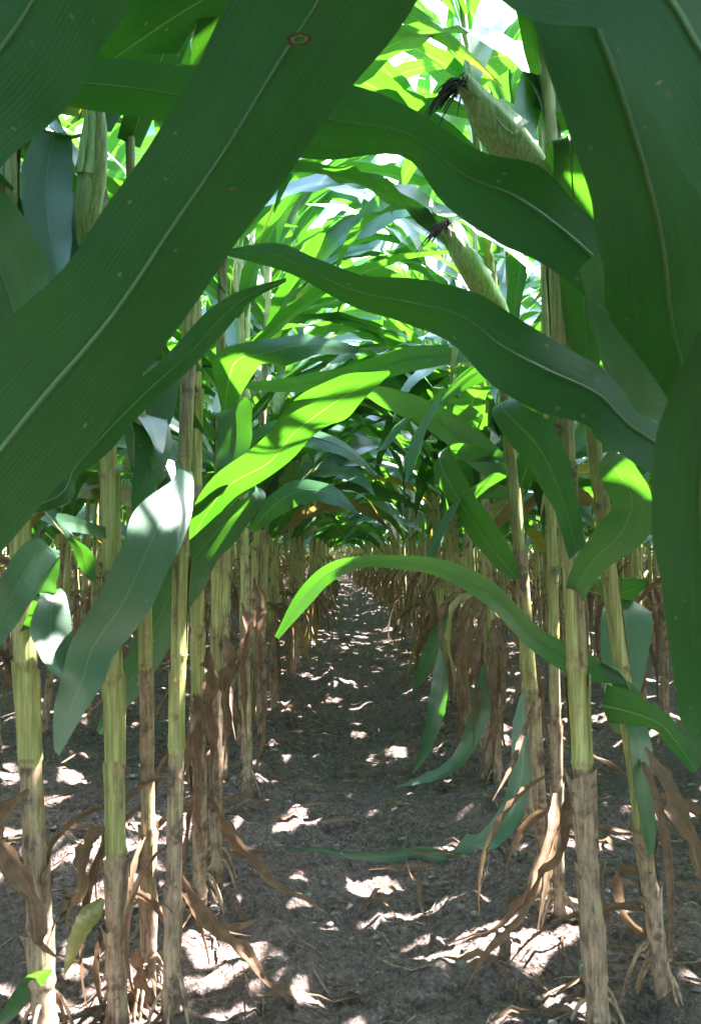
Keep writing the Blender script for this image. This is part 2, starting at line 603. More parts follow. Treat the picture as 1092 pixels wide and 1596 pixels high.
def make_plant(rng, detail, lean=None, keep=None, scale=None, ear=None, rbase=None, skip_low=False, only_above=0.0, axis=None, green_from=None, lane_az=None, keep_cover=None):
    """detail 2: near plant with parts; 1: farther single mesh; 0: coarse field plant.
    Returns axis function, stalk piece, leaf pieces, ears [(husk, silk)], tassel."""
    scale = scale or rng.uniform(.93, 1.06)
    if axis is None:
        lean = lean or (rng.gauss(0, .034), rng.gauss(0, .03))
        bow, ph = rng.uniform(-.025, .025), rng.uniform(0, 6)
        axis = lambda z: stalk_axis(z, lean, bow, ph)
    nseg = (5, 7, 12)[detail]
    st = make_stalk(rng, axis, scale, nseg, rbase or rng.uniform(.0108, .0136), low=detail < 1, green_from=green_from)
    leaves, plane = [], rng.gauss(0, .55)
    ns, nc = ((7, 3), (11, 3), (22, 7))[detail]
    for i, hn in [(k // 2, NODES[k // 2] + .075 * (k % 2)) for k in range(2 * len(NODES))]:
        h = hn * scale
        between = hn != NODES[i]                 # an extra blade a little higher, added to thicken the canopy and its shade
        if between and (i < 6 or i > 13 or rng.random() > (.28 if detail == 2 else .10)):
            continue
        if i < 3 or h < only_above:
            continue
        for attempt in range(14):
            az = plane + math.pi * ((i + between) % 2) + rng.gauss(0, .5 + .1 * attempt)
            b = axis(np.array([h + .06]))[0]
            if i <= 5:
                if rng.random() < (.22 if detail else .15) or skip_low:
                    p = None
                    break
                # withered lower leaf hanging down beside the stalk
                p = leaf_from(b, az, rng.uniform(-.4, .7), rng.uniform(.28, .58), rng.uniform(.014, .034), rng, rng.uniform(1.4, 2.3), .55,
                              rng.uniform(-.6, .6), rng.uniform(-2.5, 2.5), ns, nc, rng.uniform(.62, 1), .75, .3, rng.uniform(-.9, .9), floor=0.0)
            else:
                up = (i - 6) / 10
                L = (.96 - .30 * abs(up - .42)) * rng.uniform(.85, 1.12)
                W = (.100 - .025 * max(0, up - .3)) * rng.uniform(.66, 1.1)
                el0 = rng.uniform(.6, 1.2) if up < .6 else rng.uniform(.95, 1.3)
                dr = rng.uniform(1.2, 2.5) if up < .75 else rng.uniform(.7, 1.5)
                if i == 6:
                    el0, dr, L = el0 - .1, dr * .9, L * .85
                d = rng.uniform(.1, .75) if (i == 6 and rng.random() < .35) else 0.0
                p = leaf_from(b, az, el0, L, W, rng, dr, rng.uniform(1.0, 1.7), rng.gauss(0, .35), rng.gauss(0, 1.0), ns, nc, d,
                              rng.uniform(.08, .35), rng.uniform(.10, .34), rng.gauss(0, .55), dry_tip=rng.choice([0, 0, 0, .5, 1]) * .8)
            if keep is None or keep(p[0]):
                break
            p = None
        if p is not None:
            leaves.append(p)
    if lane_az is not None:
        # extra upper leaves, added out of view over the lane for shade
        for hn in NODES[9:]:
            for q in range(2):
                for attempt in range(14):
                    h = hn * scale + .06 + rng.uniform(-.04, .04)
                    p = leaf_from(axis(np.array([h]))[0], lane_az + rng.gauss(0, .75), rng.uniform(.5, 1.0), rng.uniform(.65, .95), rng.uniform(.075, .095), rng,
                                  rng.uniform(1.0, 1.9), 1.2, rng.gauss(0, .25), rng.gauss(0, .6), ns, nc, 0, .2, .1, rng.gauss(0, .3))
                    if keep_cover is None or keep_cover(p[0]):
                        leaves.append(p)
                        break
    ears = []
    if ear is None:
        ear = [] if rng.random() < .15 else [(rng.uniform(.92, 1.2), rng.uniform(0, 6.28))]
    for (h, az) in ear:
        b = axis(np.array([h]))[0] + np.array([math.cos(az), math.sin(az), 0]) * .014
        tp = b + np.array([math.cos(az) * .09, math.sin(az) * .09, .20])
        ears.append(make_ear(b, tp, rng, .024, *((5, 5), (7, 6), (14, 14))[detail]))
    tas = make_tassel(axis(np.array([2.2 * scale]))[0], rng, (4, 6, 10)[detail]) if detail else None
    return axis, st, leaves, ears, tas


def whole(pl):
    _, st, lv, ears, tas = pl
    ps = [st] + lv + [q for e in ears for q in e]
    if tas:
        ps.append(tas)
    return join(ps)


# places the photograph shows in direct sun: the canopy is open towards the sun above them
SUN_PTS = np.array([at(*p) for p in [
    (390, 725, 1.47), (515, 635, 1.38), (350, 820, 1.52), (290, 880, 1.50), (182, 1250, 1.23), (985, 1200, 1.24), (222, 812, 1.14), (65, 880, 1.13), (892, 250, 1.13), (895, 300, 1.15), (520, 885, 1.38), (365, 650, 1.56)]]
    + [on_ground(*p) for p in [(600, 1375), (600, 1418), (470, 1290), (850, 1470), (400, 1530)]])


def keep_sun(V):
    s_ = np.array(to_sun)
    Q = V[:, None, :] - SUN_PTS[None]
    t = Q @ s_
    d2 = (Q ** 2).sum(-1) - t ** 2
    return not np.any((t > .06) & (d2 < .026 ** 2))


def shift(keep, base):
    return lambda V: keep_sun(V + base) and (keep is None or keep(V + base))


def keep_frame(V):
    "leaf keeps out of the picture's near space"
    x, y, d = project(V)
    return not np.any((d > .03) & (d < 2.2) & (x > -60) & (x < 1150) & (y > -60) & (y < 1660)) and np.min(np.linalg.norm(V - CAM, axis=1)) > .42


def keep_tunnel(V):
    "leaf keeps the lane in front of the camera open"
    x, y, d = project(V)
    near = (d > .05) & (d < 1.05) & (x > -40) & (x < 1130) & (y > -40) & (y < 1640)
    lane = (d > .05) & (d < 2.6) & (x > 390) & (x < 745) & (y > 470)
    mid = (d > .05) & (d < 1.5) & (x > 270) & (x < 870) & (y > 240) & (y < 620)
    low = (np.abs(V[:, 0] - .02) < .17) & (V[:, 2] < .72) & (V[:, 2] > .06) & (V[:, 1] > .3)
    return not np.any(near | lane | low | mid)


def keep_lane(V):
    lane = (np.abs(V[:, 0] - .02) < .16) & (V[:, 2] < .74) & (V[:, 2] > .10)
    return lane.sum() <= 2


# ------------------------------------------------------------------ ground
def build_ground():
    def axis_pts(lo, hi, flo, fhi, step, grow):
        p = list(np.arange(flo, fhi, step))
        s, q = step, p[-1]
        while q < hi:
            s *= grow
            q += s
            p.append(q)
        s, q = step, p[0]
        while q > lo:
            s *= grow
            q -= s
            p.insert(0, q)
        return np.array(p)
    xs = axis_pts(-90, 90, -.85, .9, .010, 1.06)
    ys = axis_pts(-60, 130, 1.0, 2.7, .010, 1.02)
    X, Y = np.meshgrid(xs, ys)
    fade = np.clip(1.4 - (np.abs(X) + np.maximum(Y, -Y * 2)) / 60, .15, 1)
    Z = ground_h(X, Y) * fade
    V = np.stack([X, Y, Z], -1).reshape(-1, 3)
    o = obj('ground', (V, grid_quads(len(ys), len(xs)), np.zeros_like(V), 0), None, [M_SOIL])
    o['kind'] = 'structure'


build_ground()


def build_clods(rng):
    ps = []
    base = np.array([[0, 0, 1], [1, 0, 0], [0, 1, 0], [-1, 0, 0], [0, -1, 0], [0, 0, -1]], float)
    for k in range(1500):
        y = 1.0 + 5.5 * rng.random() ** 1.8
        x = rng.uniform(-1.3, 1.35)
        r = .003 + .009 * rng.random() ** 3
        nseg = 6
        zz = np.array([-.8, -.3, .35, .85])
        rr = np.array([.55, 1.0, .9, .4]) * r
        V, Q, A, _ = tube(np.stack([0 * zz, 0 * zz, zz * r * .6], -1), rr, nseg, 0, 0, rng.uniform(.8, 1.5))
        V = V * (1 + .35 * (np.array([[rng.random() for _ in range(3)] for _ in range(len(V))]) - .5) * 1.5)
        cap = np.array([[18, 19, 20, 21], [18, 21, 22, 23]])
        a = rng.uniform(0, 6.28)
        R = np.array([[math.cos(a), -math.sin(a), 0], [math.sin(a), math.cos(a), 0], [0, 0, 1]])
        V = V @ R.T + np.array([x, y, float(ground_h(x, y)) + r * .3])
        ps.append((V, np.vstack([Q, cap]), A, 0))
    o = obj('soil_clods', join(ps)[:3] + (0,), None, [M_CLOD])
    o['kind'] = 'stuff'
    o['label'], o['category'] = 'loose crumbs of grey brown soil scattered over the lane', 'soil crumbs'


def build_litter(rng):
    ps = []
    for k in range(950):
        y = 1.0 + 7 * rng.random() ** 1.6
        x = rng.uniform(-1.4, 1.45) if rng.random() < .5 else rng.choice([ROW_L, ROW_R]) + rng.gauss(0, .14)
        L, W = rng.uniform(.02, .16), rng.uniform(.003, .014)
        p = leaf_from((x, y, float(ground_h(x, y)) + .008), rng.uniform(0, 6.28), rng.uniform(-.1, .35), L, W, rng, rng.uniform(0, .8), 1,
                      rng.uniform(-.7, .7), rng.uniform(-2, 2), 6, 3, rng.uniform(.75, 1), .5, .2, rng.uniform(-1, 1), floor=0.0)
        ps.append(p)
    for k in range(330):
        y = 1.0 + 5 * rng.random() ** 1.5
        x = rng.uniform(-1.2, 1.3)
        a, L = rng.uniform(0, 6.28), rng.uniform(.03, .14)
        t = np.linspace(-.5, .5, 5)
        xx, yy = x + math.cos(a) * L * t, y + math.sin(a) * L * t + .006 * np.sin(t * 7)
        ps.append(tube(np.stack([xx, yy, ground_h(xx, yy) + .006], -1), rng.uniform(.0008, .0022), 4, 1, 1))
    o = obj('leaf_litter', join(ps))
    o['kind'] = 'stuff'
    o['label'], o['category'] = 'dry shreds of leaf and stem lying on the soil', 'leaf litter'


build_clods(random.Random(5))
build_litter(random.Random(6))


# ------------------------------------------------------------------ the corn nearest the camera, set plant by plant
def hero_blade(stations, rng, ns=36, nc=9, fold=.10, ripple=.05, freq=5, dry=0.0, dry_tip=0.0, dry_edge=0.0, base=None):
    """stations: (xl, yl, xr, yr, depth, depth step from left to right edge) along the leaf; base: the point on the stalk it grows from"""
    Ls, Rs = [], []
    for s in stations:
        dd = s[5] if len(s) > 5 else 0.0
        Ls.append(at(s[0], s[1], s[4] - dd / 2))
        Rs.append(at(s[2], s[3], s[4] + dd / 2))
    if base is not None:
        b = np.asarray(base)
        sd = unit(Rs[0] - Ls[0])
        m = (Ls[0] + Rs[0]) / 2
        w = min(np.linalg.norm(Rs[0] - Ls[0]), .05) / 2
        Ls.insert(0, b - sd * w * .7)
        Rs.insert(0, b + sd * w * .7)
    L, R = catmull(Ls, ns), catmull(Rs, ns)
    mid = (L + R) / 2
    hw = np.linalg.norm(R - L, axis=1) / 2
    return blade(mid, unit(R - L), np.maximum(hw, .001), nc, rng, dry, fold, ripple, freq, dry_tip, dry_edge), mid, unit(R - L), hw


def strip(points, width, rng, ns=34, nc=5, depth_twist=0.6, **kw):
    "a narrow hanging leaf along photo points (x, y, depth) with a width in metres; it turns about its own line"
    P = catmull([at(*p) for p in points], ns)
    g = ground_h(P[:, 0], P[:, 1]) + .010
    P[:, 2] = np.maximum(P[:, 2], g)
    tan = unit(np.gradient(P, axis=0))
    view = unit(P - CAM)
    s = unit(np.cross(tan, view))
    n = np.cross(s, tan)
    t = np.linspace(0, 1, ns + 1)
    a = depth_twist * np.sin(t * 4 + rng.uniform(0, 6))
    side = s * np.cos(a)[:, None] + n * np.sin(a)[:, None]
    hw = width / 2 * np.minimum(1, .25 + 3.2 * t) * np.clip(1 - np.clip((t - .45) / .55, 0, 1) ** 1.6, .04, 1)
    if kw.get('dry', 0) > .5:                    # shrivelled: kinks and uneven width
        j1, j2, j3 = rng.uniform(0, 6), rng.uniform(0, 6), rng.uniform(0, 6)
        hw = hw * (.85 + .25 * np.sin(t * 23 + j1) + .12 * np.sin(t * 51 + j2))
        P = P + side * (.006 * np.sin(t * 17 + j3) * t)[:, None] + n * (.006 * np.sin(t * 27 + j1) * t)[:, None]
    return blade(P, side, hw, nc, rng, **kw)


def dress(t, axis, rng, scale, rbase, green_from, roots=7):
    "sheaths and brace roots of a near plant (axis in the plant's own space)"
    nodes = [h * scale for h in NODES]
    gf = green_from if green_from is not None else .36
    for i in range(1, 10):
        h = nodes[i]
        r = rbase * (1 - .62 * (h / nodes[-1]) ** 1.1)
        if i < 4 and rng.random() < .35:
            continue
        d = rng.uniform(.55, 1) if h < gf else rng.uniform(0, .3)
        if h > gf and rng.random() < .15:
            d = .45
        obj('sheath', make_sheath(rng, axis, h + .004, h + (nodes[i + 1] - h) * rng.uniform(.80, 1.04), r, d), t)
    for k in range(roots):
        obj('brace_root', make_brace_root(rng, axis, rbase), t)


def put_leaf(parent, piece, label=None, rib=None):
    V, Q, A, m = piece
    loc = np.array(parent.location)
    o = obj('leaf', (V - loc, Q, A, m), parent)
    if label:
        o['label'] = label
    if rib is not None:
        mid, side, hw = rib
        nor = unit(np.cross(unit(np.gradient(mid, axis=0)), side))
        t = np.linspace(0, 1, len(mid))
        p = tube(mid - nor * .0012, np.maximum(hw * .055 * (1 - t * .8), .0004), 6, 0, 0)
        p[2][:, 0] = .5
        r = obj('midrib', (p[0] - loc, p[1], p[2], 0), o, [M_RIB])
    return o


def hero_plant(label, base, top, seed, leaves_above, keep, group, ear=(), rbase=.0145, scale=1.0, low=True, green_from=None, cover=0):
    """base: ground point; top: (x, y) world offset of the stalk at 1 m height"""
    rng = random.Random(seed)
    base = np.array([base[0], base[1], float(ground_h(base[0], base[1]))])
    lean = (top[0], top[1])
    pl = make_plant(rng, 2, lean, shift(keep, base), scale, list(ear), rbase, not low, leaves_above, green_from=green_from, lane_az=(math.pi if base[0] > 0 else 0.0) if cover else None, keep_cover=shift(keep_frame, base))
    t = thing('corn_plant', label, 'corn plant', base, group)
    axis, st, lv, ears, tas = pl
    obj('stalk', st, t)
    for p in lv:
        obj('leaf', p, t)
    for hk, sk in ears:
        e = obj('ear', hk, t)
        obj('silk', sk, e)
    obj('tassel', tas, t)
    dress(t, axis, rng, scale, rbase, green_from)
    t_axis = lambda z: axis(np.array([z - base[2]]))[0] + base
    return t, t_axis


GROUP_L = 'corn plants in the row left of the lane'
GROUP_R = 'corn plants in the row right of the lane'
occupied = {-1: [], 1: []}          # where along each lane row a plant already stands


def lean_to(b, px, py):
    "lean (per metre of height) so that a stalk based at ground point b passes under photo pixel (px, py)"
    d = project(b[None])[2][0]
    p = at(px, py, d)
    z = max(p[2], .1)
    return ((p[0] - b[0]) / z, 0.0)


hp = {}


def hero(key, side, base, via, label, above, keep=keep_tunnel, **kw):
    b = np.asarray(base, float)
    hp[key] = hero_plant(label, b, lean_to(b, *via) if via else (0, 0), 100 + len(hp) * 7, above, keep, GROUP_L if side < 0 else GROUP_R, **kw)
    occupied[side].append(b[1])


# left row
hero('LA', -1, (-.40, .40, 0), None, 'corn plant whose broad dark leaf sweeps across the upper left corner', .75, keep_frame, low=False, cover=1)
hero('LB', -1, (-.41, .80, 0), None, 'corn plant at the left edge whose narrow dark leaf slants behind the broadest one', .75, keep_frame, low=False, cover=1)
hero('L0', -1, on_ground(72, 1650), (34, 1000), 'thick corn stalk nearest on the left with yellow upper and grey brown lower sheath', .75, rbase=0.0144, low=False, green_from=.36)
hero('L1', -1, on_ground(183, 1605), (147, 720), 'corn plant with the sunlit pale yellow stalk, second from the left edge', .80, cover=1, low=False, rbase=0.0130, green_from=.20)
hero('L2', -1, on_ground(232, 1560), (226, 800), 'slim brownish corn stalk between the pale yellow and the dark jointed one', .80, cover=1, low=False, rbase=0.0100, green_from=.44)
hero('L3', -1, on_ground(266, 1600), (284, 740), 'corn stalk with a dark joint carrying the bluish drooping leaf with white sun spot', .80, low=False, rbase=0.0109, green_from=.34)
hero('L4', -1, on_ground(312, 1440), (300, 700), 'corn stalk on the left carrying the lime green backlit leaf that points at the lane', .66, rbase=0.0113)
hero('L5', -1, on_ground(338, 1400), (325, 760), 'left corn stalk with an orange brown withered leaf slanting onto the lane', .66, rbase=0.0104)
hero('L6', -1, on_ground(386, 1245), (378, 800), 'corn stalk on the left standing closest to the lane, with a speckled foot', .66, rbase=0.0117)
# right row
hero('RA', 1, (.43, .52, 0), None, 'corn plant whose long leaf arches over the whole top of the lane from the right', .75, keep_frame, low=False, cover=1)
hero('RB', 1, (.43, .86, 0), None, 'corn plant at the right edge whose dark leaf arches across mid view', .75, keep_frame, low=False, cover=1)
hero('RC', 1, (.40, .24, 0), None, 'corn plant whose large dim leaves hang like a curtain in the upper right corner', .75, keep_frame, low=False, cover=1)
hero('R0', 1, on_ground(934, 1625), (868, 380), 'thick brown mottled corn stalk, nearest of the right row, with an ear high up', .90, cover=1, low=False, rbase=0.0139, green_from=.38)
hero('R1', 1, on_ground(1034, 1580), (975, 1120), 'leaning green corn stalk at the lower right with a sunlit sheath', .90, cover=1, low=False, rbase=0.0109, green_from=.15, scale=.92)
hero('R2', 1, on_ground(850, 1400), (790, 470), 'corn stalk on the right carrying brown withered leaves that droop to the lane', .66, rbase=0.0117)
hero('R3', 1, on_ground(872, 1445), (866, 900), 'slender corn stalk just behind the thick brown mottled one', .66, rbase=0.0091, cover=1, low=False)
hero('R4', 1, on_ground(776, 1225), (762, 800), 'corn stalk on the right with pale dead leaves hanging round its foot', .66, rbase=0.0117)
hero('R5', 1, on_ground(826, 1300), (818, 850), 'corn stalk on the right whose green leaf droops in an arc onto the soil', .66, rbase=0.0109)

rg = random.Random(77)


def hl(key, st, z=None, label=None, rib=True, flip=False, **kw):
    if flip:                                     # turn the blade over: the camera meets its underside
        st = [(q[2], q[3], q[0], q[1], q[4], -(q[5] if len(q) > 5 else 0)) for q in st]
    t, ax = hp[key]
    b = ax(z) if z else None
    pc, mid, side, hw = hero_blade(st, rg, base=b, **kw)
    return put_leaf(t, pc, label, (mid, side, hw) if rib else None)


def hs(key, pts, width, label=None, **kw):
    return put_leaf(hp[key][0], strip(pts, width, rg, **kw), label)


# A: the broad leaf across the upper left
hl('LA', [(-330, 960, -230, 1080, .45, .02), (-130, 690, -5, 872, .47, .02), (-5, 528, 115, 728, .49, .03), (108, 408, 235, 575, .51, .03), (190, 282, 350, 412, .53, .03),
          (268, 172, 440, 282, .54, .02), (325, 62, 540, 138, .55, .01), (375, -50, 640, 18, .55, 0), (450, -190, 690, -110, .54, 0), (600, -380, 680, -330, .52, 0)],
   .52, 'broad dark green leaf with a brown insect scar near the top', ns=60, nc=13, fold=.10, ripple=.035)
# B: leaf in the corner
hl('LA', [(-420, 420, -330, 520, .44, .02), (-260, 210, -90, 350, .46, .02), (-170, 90, 25, 236, .48, .02), (-80, -40, 105, 158, .50, .02), (-10, -160, 165, 65, .51, .02),
          (60, -290, 218, -40, .52, .01), (160, -430, 260, -300, .52, 0)], .78, ns=40, nc=11, fold=.10, ripple=.03)
# dark leaf at the left edge, behind
hl('LB', [(-240, 400, -150, 330, .78, .02), (-130, 330, -10, 290, .80, .02), (-70, 430, 48, 360, .82, .02), (-30, 540, 78, 450, .83, .02), (10, 640, 60, 560, .83, 0), (40, 720, 50, 700, .83, 0)],
   .95, ns=26)
# narrow dark leaf slanting behind A
hl('LB', [(60, 770, 95, 790, .88, .02), (105, 712, 128, 742, .92, .03), (160, 640, 185, 690, .97, .03), (225, 585, 245, 622, 1.01, .03), (280, 535, 310, 565, 1.06, .03), (335, 476, 355, 512, 1.10, .03), (385, 450, 392, 470, 1.13, .01), (446, 433, 446, 439, 1.16, 0)],
   .70, ns=36, ripple=.08)
# C: the arch over the top, from the right to a tip at upper left
hl('RA', [(1330, 640, 1290, 720, .58, -.02), (1200, 540, 1140, 640, .62, -.03), (1075, 455, 1020, 560, .68, -.03), (965, 372, 925, 470, .74, -.03), (900, 318, 850, 402, .78, -.03), (838, 246, 768, 372, .82, -.02),
          (752, 234, 688, 312, .86, 0), (650, 174, 622, 242, .89, .02), (545, 130, 502, 246, .92, .02), (420, 108, 400, 232, .95, .02), (288, 98, 280, 197, .97, .02), (150, 90, 120, 168, .98, .02), (10, 120, 8, 150, .98, 0)],
   .80, 'long dark leaf arching over the top of the lane', flip=True, ns=60, nc=9, fold=.14, ripple=.06)
# D: arch across the middle
hl('RB', [(1290, 800, 1250, 880, .72, -.02), (1190, 740, 1140, 840, .74, -.03), (1090, 690, 1045, 752, .76, -.03), (1012, 642, 950, 690, .78, -.03), (955, 580, 905, 652, .80, -.03), (880, 530, 830, 632, .82, -.03), (800, 490, 762, 592, .85, -.02),
          (735, 452, 700, 532, .88, 0), (640, 434, 628, 505, .91, .02), (560, 428, 545, 478, .94, .02), (490, 402, 478, 440, .97, .01), (430, 378, 430, 418, .99, 0), (352, 388, 352, 398, 1.0, 0)],
   .66, 'dark leaf arching across the middle of the view', flip=True, ns=56, nc=9, fold=.16, ripple=.05)
# E: the low arch with its tip over the lane
hl('R1', [(965, 1095, 1010, 1110, 1.27, .02), (940, 1030, 985, 1062, 1.25, .03), (900, 1008, 905, 1056, 1.24, .03), (840, 975, 832, 1012, 1.25, .02), (775, 908, 765, 945, 1.28, .02), (700, 872, 690, 900, 1.31, .03),
          (630, 862, 630, 884, 1.34, .03), (560, 866, 562, 884, 1.36, .01), (505, 880, 515, 908, 1.38, .01), (462, 925, 485, 940, 1.39, 0), (428, 992, 434, 996, 1.40, 0)],
   .43, 'green leaf arching low over the far end of the lane', ns=50, nc=7, fold=.2, ripple=.06)
hl('R1', [(935, 1068, 940, 1130, 1.24, .02), (985, 1085, 985, 1135, 1.2, .02), (1040, 1118, 1018, 1140, 1.17, .02), (1068, 1150, 1040, 1165, 1.16, .01), (1090, 1195, 1078, 1206, 1.16, 0)],
   .44, 'short curled leaf with a yellow lit tip', ns=26, fold=.25, ripple=.08)
hl('R1', [(978, 1150, 1012, 1150, 1.255, .01), (985, 1220, 1016, 1225, 1.245, .01), (998, 1290, 1020, 1295, 1.24, .01), (1008, 1330, 1018, 1332, 1.24, 0)], .45, ns=16, rib=False)
# curtain at the upper right
hl('RC', [(700, -260, 830, -320, .44, .01), (770, -120, 930, -170, .43, .02), (828, 20, 985, -20, .42, .02), (872, 130, 1030, 90, .42, .02), (920, 290, 1080, 240, .43, .02), (942, 400, 1115, 370, .44, .02), (960, 500, 1125, 500, .46, .02), (1020, 590, 1120, 610, .48, .01), (1080, 690, 1100, 700, .50, 0)],
   None, 'dim broad leaf hanging in the upper right corner', flip=True, ns=44, nc=11, fold=.12, ripple=.03)
hl('RC', [(640, -130, 700, -230, .36, .01), (792, 4, 880, -190, .35, .01), (950, 42, 1060, -110, .345, .01), (1005, 140, 1170, 20, .34, .01), (1050, 222, 1240, 140, .34, .01), (1095, 300, 1280, 270, .34, .01), (1150, 420, 1290, 420, .34, 0), (1230, 600, 1290, 600, .34, 0)],
   None, flip=True, ns=40, nc=11, fold=.1, ripple=.03)
hl('RB', [(1230, 470, 1260, 560, .62, .02), (1130, 430, 1180, 600, .62, .02), (1030, 400, 1095, 668, .64, .02), (968, 395, 1010, 642, .67, .02), (935, 395, 950, 570, .70, .01), (905, 420, 920, 500, .72, 0)], .86, ns=30, nc=9)
hl('RC', [(1090, 520, 1200, 480, .40, .01), (1040, 640, 1180, 620, .41, .01), (1016, 760, 1165, 760, .42, .01), (1030, 890, 1160, 900, .43, .01), (1045, 1010, 1150, 1020, .44, .01), (1058, 1110, 1130, 1120, .45, 0), (1085, 1190, 1100, 1195, .45, 0)],
   None, 'long dim leaf hanging down the right edge', flip=True, ns=36, nc=9)
hl('R0', [(858, 215, 912, 210, 1.12, -.03), (862, 300, 925, 290, 1.15, -.04), (866, 380, 938, 370, 1.18, -.04), (872, 460, 945, 455, 1.21, -.03), (885, 530, 940, 540, 1.23, 0), (905, 610, 920, 615, 1.24, 0)], 1.22, flip=True, ns=24)
hl('R0', [(838, 150, 856, 160, 1.26, .02), (815, 110, 850, 120, 1.28, .02), (800, 160, 838, 190, 1.26, .01), (790, 195, 825, 240, 1.25, 0), (795, 250, 805, 262, 1.25, 0)], 1.3, ns=20)
# F: bluish leaf with the sun spot
hl('L3', [(268, 748, 302, 772, 1.20, .02), (216, 788, 288, 832, 1.14, .03), (188, 848, 252, 908, 1.10, .03), (158, 915, 222, 968, 1.07, .03), (112, 998, 176, 1022, 1.04, .03), (96, 1055, 160, 1068, 1.02, .02), (84, 1108, 132, 1110, 1.01, .01), (84, 1168, 92, 1178, 1.0, 0)],
   .80, 'bluish leaf with a pale midrib drooping beside the sunlit stalk', ns=40, nc=9, fold=.08, ripple=.05)
# G: lime leaves
hl('L4', [(290, 838, 312, 850, 1.56, .01), (325, 752, 372, 775, 1.51, .05), (398, 704, 438, 738, 1.47, .07), (432, 660, 482, 690, 1.43, .07), (482, 612, 530, 662, 1.39, .07), (545, 586, 568, 625, 1.36, .04), (606, 577, 608, 582, 1.35, 0)],
   .62, 'lime green backlit leaf pointing at the lane', rib=False, ns=40, nc=9, fold=.15, ripple=.09)
hl('L5', [(372, 745, 392, 765, 1.60, .01), (395, 766, 412, 778, 1.54, .02), (335, 798, 372, 828, 1.52, .06), (282, 848, 330, 880, 1.50, .07), (240, 900, 296, 940, 1.48, .07), (215, 965, 262, 1000, 1.46, .06), (188, 1040, 228, 1065, 1.44, .03), (150, 1138, 158, 1146, 1.42, 0)],
   .76, rib=False, ns=40, nc=9, fold=.2, ripple=.08)
hl('L4', [(250, 560, 300, 555, 1.55, .02), (205, 590, 282, 575, 1.50, .03), (194, 650, 270, 650, 1.48, .02), (200, 705, 240, 718, 1.47, 0), (210, 740, 222, 745, 1.47, 0)], 1.0, ns=22)
hl('L1', [(112, 210, 118, 215, 1.22, .02), (60, 205, 112, 220, 1.2, .04), (32, 280, 112, 290, 1.16, .04), (45, 370, 112, 370, 1.13, .03), (80, 440, 105, 432, 1.12, 0)], 1.3, 'bluish leaf shining beside the ear', ns=24)
hl('L0', [(70, 850, 92, 870, 1.12, .01), (40, 845, 72, 890, 1.08, .02), (5, 890, 40, 950, 1.03, .02), (-25, 980, 0, 1010, 1.0, 0)], .62, ns=22)
hl('L0', [(60, 845, 92, 860, 1.14, -.02), (32, 890, 92, 915, 1.13, -.03), (48, 935, 78, 942, 1.12, 0)], .62, 'small lime lit leaf stub', ns=16, rib=False)
hl('L0', [(62, 925, 96, 918, 1.12, .02), (46, 985, 112, 1000, 1.08, .03), (72, 1040, 112, 1052, 1.06, .02), (106, 1066, 110, 1070, 1.05, 0)], .56, ns=20)
hl('L1', [(88, 800, 110, 830, 1.16, .02), (110, 850, 145, 862, 1.18, .02), (128, 890, 150, 905, 1.2, .01), (150, 912, 156, 916, 1.21, 0)], .70, ns=16, rib=False)
# right row, farther leaves
hl('R4', [(735, 545, 742, 562, 2.25, .02), (640, 538, 652, 575, 2.05, .06), (560, 562, 572, 596, 1.98, .08), (465, 584, 470, 610, 1.92, .06), (355, 598, 358, 604, 1.88, 0)], 1.25, ns=30)
hl('R2', [(800, 740, 790, 760, 1.85, .01), (770, 690, 745, 735, 1.92, .03), (695, 636, 672, 672, 2.0, .05), (620, 606, 610, 640, 2.06, .05), (555, 600, 560, 612, 2.1, 0)], .78, ns=30)
hl('R0', [(838, 606, 815, 618, 1.27, .02), (800, 622, 762, 640, 1.25, .06), (862, 668, 815, 722, 1.16, .06), (893, 760, 858, 792, 1.10, .05), (912, 850, 886, 872, 1.07, 0)], .98, 'bluish leaf drooping in front of the stalk', rib=False, ns=30)
hl('R2', [(765, 700, 750, 720, 1.9, .02), (700, 690, 672, 720, 1.8, .08), (735, 770, 700, 790, 1.7, .1), (790, 850, 752, 868, 1.62, .08), (812, 900, 800, 905, 1.58, 0)], .86, ns=26)
hl('R4', [(745, 640, 735, 655, 2.3, .02), (690, 610, 672, 640, 2.2, .08), (650, 640, 622, 655, 2.1, .08), (600, 700, 585, 705, 2.0, 0)], 1.05, ns=24)
hl('L6', [(380, 690, 388, 700, 2.3, .0), (420, 655, 440, 690, 2.2, -.06), (470, 660, 480, 695, 2.1, -.08), (540, 690, 540, 712, 2.0, -.05), (590, 740, 588, 746, 1.95, 0)], .95, ns=24)
hl('L5', [(330, 640, 345, 650, 1.65, 0), (342, 655, 388, 620, 1.6, -.05), (340, 715, 394, 690, 1.55, -.06), (336, 760, 350, 765, 1.52, 0)], 1.0, ns=22)
hl('R0', [(905, 940, 882, 915, 1.22, 0), (945, 885, 898, 868, 1.16, .02), (1008, 838, 925, 828, 1.1, .05), (1016, 772, 955, 790, 1.07, .05), (988, 722, 938, 752, 1.05, .03), (950, 700, 930, 725, 1.05, 0)], .60, 'bluish leaf curling back upon itself', rib=False, ns=32, nc=9)
hl('RB', [(870, 600, 895, 640, .96, .01), (930, 640, 935, 690, .95, .01), (1000, 690, 990, 712, .94, 0), (1080, 740, 1070, 750, .92, 0)], None, ns=18, rib=False)
hl('R3', [(905, 900, 930, 890, 1.5, .01), (938, 905, 940, 945, 1.45, .03), (975, 903, 978, 940, 1.42, .03), (1008, 902, 1005, 915, 1.4, 0)], .64, ns=18, rib=False)
